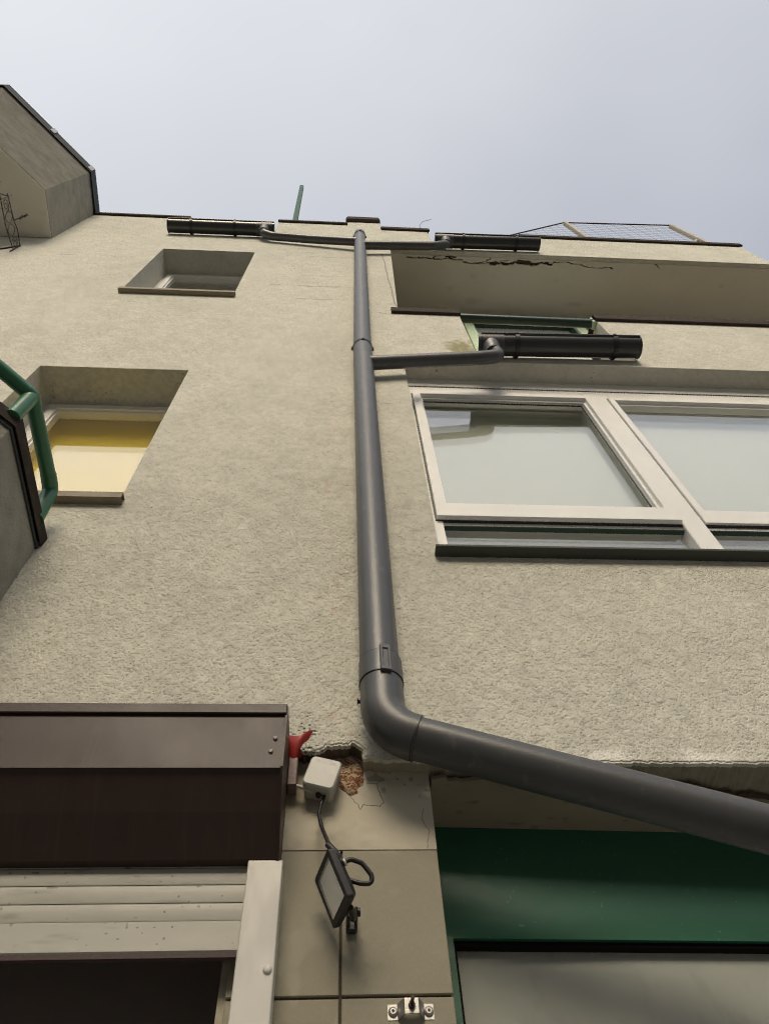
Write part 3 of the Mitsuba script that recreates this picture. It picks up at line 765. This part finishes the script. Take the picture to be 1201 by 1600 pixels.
part(rs, 'guide_rail', cat([bx(-0.167, -0.098, -0.020, 0.044, 0.3, 2.5255, .002)]), 'rail_mat')
part(rs, 'screw_cap', tube([(-0.1095, -0.0201, 2.309), (-0.1095, -0.0235, 2.309), (-.1095, -.0245, 2.309)], [.0085, .0075, .004], 20), 'rail_mat', smooth=60)
zz = [2.560, 2.5235, 2.4865, 2.449, 2.4125]
for a, b in zip(zz[:-1], zz[1:]):
    b2 = b + .0022
    pr = Polygon([(0.0132, a), (0.0035, a), (0.0026, a - .003), (0.0012, (a + b2) / 2 + .002), (0.0026, b2 + .003), (0.0035, b2), (0.0132, b2)])
    part(rs, 'slat', ext_x(pr, -3.0, -0.160), 'slat_mat', smooth=40)
part(rs, 'slat_hinge', bx(-3.0, -0.16, 0.0135, 0.017, 2.36, 2.56), 'dark_plastic_mat')
part(rs, 'bottom_bar', bx(-3.0, -0.160, -0.001, 0.013, 2.3535, 2.4125, .0025), 'slat_mat')
part(rs, 'bottom_seal', bx(-3.0, -0.161, 0.001, 0.012, 2.344, 2.3532), 'mauve_dark_mat')
scene['screw_mat'] = two(P((0.22, 0.21, 0.20), 0.5, 0.4, 0.6))
scene['mauve_dark_mat'] = two(P((0.060, 0.040, 0.038), 0.6, 0.3))

# ------------------------------------------------------------------ junction box, cables, floodlight, clamp, scrap
jb = thing('junction_box', 'grey-white square junction box tilted under the broken render', 'junction box')
ca, sa = math.cos(math.radians(-16)), math.sin(math.radians(-16))
def jplace(m):
    v = m.vertices.copy()
    m.vertices[:] = np.stack([-0.0255 + v[:, 0] * ca - v[:, 2] * sa, v[:, 1], 2.760 + v[:, 0] * sa + v[:, 2] * ca], 1)
    return m
sq = sbox(-.0370, -.0415, .0370, .0415)
rs_ = sq.buffer(-.012).buffer(.012, quad_segs=8)
part(jb, 'base', jplace(cat([ext_y(rs_.buffer(-.0028), 0.0085, 0.0468)])), 'jbox_side_mat', smooth=30)
lid = man(m3.Manifold.hull_points(np.vstack([ext_y(rs_, -.002, .009).vertices, ext_y(rs_.buffer(-.003), -.005, .009).vertices])))
jl = part(jb, 'lid', jplace(lid), 'jbox_mat', smooth=25)
# faint embossed print
emb = [ext_y(sbox(-.024, .026, -.0135, .0305).difference(sbox(-.0232, .0268, -.0143, .0297)), -.0054, -.0049), ext_y(sbox(-.008, .027, -.0045, .0285), -.0054, -.0049), ext_y(sbox(-.002, .027, .0, .0285), -.0054, -.0049),
       ext_y(sbox(.010, .027, .016, .0288), -.0054, -.0049), ext_y(sbox(.018, .0268, .0225, .0302), -.0054, -.0049)]
part(jl, 'embossing', jplace(cat(emb)), 'jbox_side_mat')
part(jb, 'cable_grommet', jplace(cat([tube([(0.004, .026, -.0385), (0.004, .026, -.0415), (0.004, .026, -.046)], [.008, .007, .005], 14)])), 'dark_plastic_mat', smooth=40)

pc = thing('power_cable', 'black cable hanging from the junction box to the floodlight', 'cable')
path = rounded([(-0.020, 0.024, 2.716), (-0.027, 0.022, 2.690), (-0.0300, 0.012, 2.655), (-0.022, -0.005, 2.610), (-0.008, -0.052, 2.540), (0.000, -0.075, 2.512)], 0.05, 6)
part(pc, 'lead', tube(path, 0.0043, 14), 'dark_plastic_mat', smooth=50)
path = rounded([(0.023, -0.0845, 2.4728), (0.036, -0.0845, 2.4800), (0.058, -0.080, 2.4745), (0.077, -0.075, 2.4515), (0.076, -0.072, 2.4365), (0.055, -0.070, 2.4385), (0.028, -0.066, 2.4500)], 0.016, 7)
part(pc, 'loop', tube(path, 0.0046, 14), 'dark_plastic_mat', smooth=50)
wc = thing('white_cable', 'short white cable entering the junction box from the left', 'cable')
part(wc, 'lead', tube(rounded([(-0.115, 0.040, 2.762), (-0.090, 0.020, 2.742), (-0.078, 0.018, 2.738), (-0.045, 0.024, 2.728)], 0.03, 6), 0.0042, 12), 'white_cable_mat', smooth=50)

fl = thing('floodlight', 'small black square floodlight mounted sideways on the tiled pillar', 'floodlight')
FC = np.array([-0.0018, -0.0457, 2.4446])
FU, FV = np.array([0.3834, 0.0922, -0.919]), np.array([-0.2532, 0.9674, -0.0085])
FU /= np.linalg.norm(FU); FV -= FU * (FU @ FV); FV /= np.linalg.norm(FV)
FN = np.cross(FU, FV)                                  # points to the back of the lamp
def fplace(m):
    m.vertices[:] = FC + m.vertices @ np.array([FU, FV, FN])
    return m
A, Bb = 0.1045 / 2, 0.1012 / 2
def rr(a, b, r):
    return sbox(-a + r, -b + r, a - r, b - r).buffer(r, quad_segs=5)
shell = man(m3.Manifold.hull_points(np.vstack([ext_z(rr(A, Bb, .006), 0.001, 0.013).vertices, ext_z(rr(A - .010, Bb - .010, .008), 0.0, 0.024).vertices])))
house = m3.Manifold.hull_points(np.vstack([ext_z(rr(A, Bb, .006), 0.001, 0.013).vertices, ext_z(rr(A - .0085, Bb - .0085, .008), 0.0, 0.024).vertices]))
pocket = m3.Manifold.extrude(m3.CrossSection(rings_of(rr(A - .011, Bb - .011, .002)), m3.FillRule.EvenOdd), .008).translate([0, 0, -.002])
part(fl, 'housing', fplace(man(house - pocket)), 'lamp_mat', smooth=25)
part(fl, 'lens', fplace(ext_z(rr(A - .0115, Bb - .0115, .001), 0.0045, 0.0058)), 'lens_mat')
part(fl, 'inner_rim', fplace(cat([ext_z(rr(A - .0112, Bb - .0112, .001).difference(rr(A - .0126, Bb - .0126, .001)), .0010, .0044)])), 'steel_mat')
part(fl, 'cable_gland', tube([(0.012, -.078, 2.480), (0.0215, -.084, 2.4725), (0.025, -.0845, 2.4735)], [.009, .0085, .006], 16), 'lamp_mat', smooth=35)
part(fl, 'washer', tube([(0.0225, -.0845, 2.4722), (0.0262, -.0850, 2.4742)], .0072, 18), 'white_cable_mat', smooth=35)
part(fl, 'cable_grip', tube([(-.010, -.086, 2.511), (-0.003, -.088, 2.503), (0.006, -.088, 2.491), (.015, -.084, 2.478)], [.0048, .0065, .0075, .006], 14), 'lamp_mat', smooth=35)
part(fl, 'arm', cat([tube([(0.036, -0.050, 2.404), (0.042, -0.020, 2.408), (0.043, 0.010, 2.420)], [.006, .0075, .007], 12)]), 'lamp_mat', smooth=35)
part(fl, 'wall_plate', cat([bx(0.030, 0.052, 0.030, 0.0468, 2.408, 2.450, .004), bx(0.031, 0.037, 0.000, 0.034, 2.414, 2.440, .003), bx(0.046, 0.052, 0.000, 0.034, 2.414, 2.440, .003)]), 'lamp_mat', smooth=35)
part(fl, 'knob', tube([(0.052, .004, 2.428), (0.057, .004, 2.428)], .008, 14), 'lamp_mat', smooth=35)

cl = thing('pipe_bracket', 'empty galvanised steel pipe bracket screwed to the lower right tile', 'bracket')
yw = 0.0468
cx, cz, hw = 0.146, 2.2675, 0.013
arc = [(0.1045, yw), (0.1225, yw), (0.1300, yw - .016), (0.1340, yw - .022), (0.1580, yw - .022), (0.1620, yw - .016), (0.1695, yw), (0.1870, yw)]
strip = LineString(arc).buffer(0.0011, cap_style=2, join_style=1)
part(cl, 'strap', ext_z(strip.intersection(sbox(0, -.2, .3, yw)), cz - hw, cz + hw), 'steel_mat', smooth=30)
for sx in (0.1140, 0.1780):
    sc = part(cl, 'screw', tube([(sx, yw - .0012, cz), (sx, yw - .004, cz), (sx, yw - .0062, cz)], [.0088, .008, .005], 20), 'steel_mat', smooth=35)
    part(sc, 'drive', tube([(sx, yw - .0063, cz), (sx, yw - .0068, cz)], .0030, 6), 'dark_plastic_mat')
part(cl, 'bolt', tube([(cx, yw - .02, cz), (cx + .0003, yw - .050, cz + .001)], .0032, 12), 'iron_mat', smooth=35)
part(cl, 'bolt_nut', tube([(cx, yw - .0235, cz), (cx, yw - .0290, cz)], .0062, 6), 'iron_mat')

rd = thing('plastic_scrap', 'torn red plastic scrap sticking out beside the shutter box', 'plastic scrap')
g = np.linspace(0, 1, 14)
U, Vv = np.meshgrid(g, g, indexing='ij')
Zb = 2.872 - 0.078 * Vv * (1 - 0.35 * U) - 0.010 * np.sin(U * 4.5)
Xb = -0.108 + 0.058 * U * (1 - 0.45 * Vv)
Yb = -0.003 - 0.012 * np.sin(U * 2.6) * (1 - 0.4 * Vv) + 0.030 * Vv ** 2
F = [[i * 14 + j, (i + 1) * 14 + j, (i + 1) * 14 + j + 1, i * 14 + j + 1] for i in range(13) for j in range(13)]
sheet = trimesh.Trimesh(np.stack([Xb, Yb, Zb], -1).reshape(-1, 3), np.vstack([np.array(F)[:, [0, 1, 2]], np.array(F)[:, [0, 2, 3]]]), process=False)
part(rd, 'sheet', cat([sheet]), 'red_mat', smooth=True)
part(rs, 'bearing_plate', bx(-0.105, -0.084, 0.008, 0.044, 2.735, 2.815, .002), 'mauve_mat')

# ------------------------------------------------------------------ wrought-iron bracket under the bay, roof things
ir = thing('iron_bracket', 'rusty wrought-iron scroll bracket under the upper left bay', 'bracket')
XI = -2.69
def q3(y, z):
    return (XI, y, z)
part(ir, 'bar', tube(rounded([q3(0.0, 8.10), q3(-.18, 8.04), q3(-.42, 8.04)], .1, 5), .0045, 8), 'iron_mat', smooth=50)
part(ir, 'bar', tube(rounded([q3(0.0, 8.24), q3(-.12, 8.26), q3(-.22, 8.215), q3(-.42, 8.19)], .1, 5), .0045, 8), 'iron_mat', smooth=50)
for y in (-.005, -.395):
    part(ir, 'cross_bar', tube([q3(y, 8.03), q3(y, 8.26)], .0045, 8), 'iron_mat', smooth=50)
for s, (yy, zz_, r0) in enumerate(((-.34, 8.12, .055), (-.05, 8.16, .05))):
    t = np.linspace(0, 3.2 * math.pi, 40)
    part(ir, 'scroll', tube(np.stack([np.full(40, XI), yy + r0 * (1 - t / 13) * np.cos(t + s), zz_ + r0 * (1 - t / 13) * np.sin(t + s)], 1), .0030, 6), 'iron_mat', smooth=50)
t = np.linspace(0, 1, 24)
for sg in (1, -1):
    part(ir, 'scroll', tube(np.stack([np.full(24, XI), -.1 - .2 * t, 8.135 + sg * .07 * np.sin(t * 2 * math.pi)], 1), .0030, 6), 'iron_mat', smooth=50)
spk = [tube([(XI, -.21, 8.22), (XI + .10, -.25, 8.26)], .004, 6)]
rg = np.random.default_rng(8)
for k in range(60):
    f = rg.uniform(.35, 1); c = np.array([XI + .10 * f, -.21 - .04 * f, 8.22 + .04 * f]); d = rg.normal(0, 1, 3); d /= np.linalg.norm(d)
    spk.append(tube([c, c + d * .014], .0018, 3))
part(ir, 'spiked_arm', cat(spk), 'iron_mat')
part(ir, 'wall_bar', tube([(XI, -.006, 8.24), (XI - .10, -.006, 8.10), (XI - .6, -.006, 7.7)], .007, 8), 'iron_mat')
part(ir, 'spiked_arm', cat([tube([(XI - .1, -.40, 8.2), (XI - .06, -.50, 8.24)], .005, 6)] + [tube([np.array([XI - .07, -.48, 8.23]), np.array([XI - .07, -.48, 8.23]) + v * .016], .0018, 3) for v in rg.normal(0, .7, (25, 3))]), 'iron_mat')
part(ir, 'bar', tube([q3(-.40, 8.19), (XI - .25, -.46, 8.20)], .0045, 8), 'iron_mat')

ms = thing('roof_mast', 'green steel channel mast rising above the roof edge', 'mast')
m = ext_z(Polygon([(-.027, -.02), (.027, -.02), (.027, .03), (.021, .03), (.021, -.012), (-.021, -.012), (-.021, .03), (-.027, .03)]), 0, 4.0)
m.vertices[:] = m.vertices + np.array([-0.545, 0.14, 9.85])
m.vertices[:, 0] += -0.026 * (m.vertices[:, 2] - 9.85)
part(ms, 'channel', m, 'mast_mat')
part(ms, 'base_plate', bx(-0.61, -0.47, 0.08, 0.22, 9.84, 9.855), 'mast_mat')

bn = thing('roof_net', 'wire net strung between two wooden posts on the roof terrace', 'net')
yn = 0.06
tips = np.array([[1.56, yn, 9.80], [2.62, yn, 11.06], [3.97, yn, 11.20]])
def net_top(x):
    return np.interp(x, tips[:, 0], tips[:, 2])
part(bn, 'post', bx(2.610, 2.645, yn - .02, yn + .03, 9.60, 11.04, .004), 'wood_mat')
part(bn, 'post', bx(3.95, 3.99, yn - .02, yn + .03, 9.60, 11.17, .004), 'wood_mat')
part(bn, 'brace', tube([(3.97, yn + .02, 10.35), (3.75, yn + .02, 9.95)], .022, 8), 'wood_mat')
part(bn, 'cable', tube(tips, .008, 8), 'iron_mat')
w = []
for x in np.arange(1.64, 3.97, .12):
    w.append(tube([(x, yn, 9.62), (x, yn, net_top(x))], .0010, 4))
for z in np.arange(9.75, 11.15, .12):
    xa = 1.56 + max(0, (z - 9.80) / 1.26 * 1.06)
    xb = 3.97
    if z > 11.06:
        xa = 2.62 + (z - 11.06) / .14 * 1.35
    zz2 = np.linspace(xa, xb, 12)
    w.append(tube(np.stack([zz2, np.full(12, yn), z - .03 * np.sin((zz2 - xa) * 2.2) * (z - 9.7)], 1), .0010, 4))
part(bn, 'mesh', cat(w), 'iron_mat', kind='stuff')

tw = thing('dry_twig', 'thin dry weed stalk growing at the roof edge', 'twig')
part(tw, 'stalk', tube(rounded([(0.80, 0.0, 9.75), (0.79, -.01, 10.0), (0.84, -.02, 10.2), (0.95, -.02, 10.36)], .15, 5), .0024, 5), 'iron_mat')
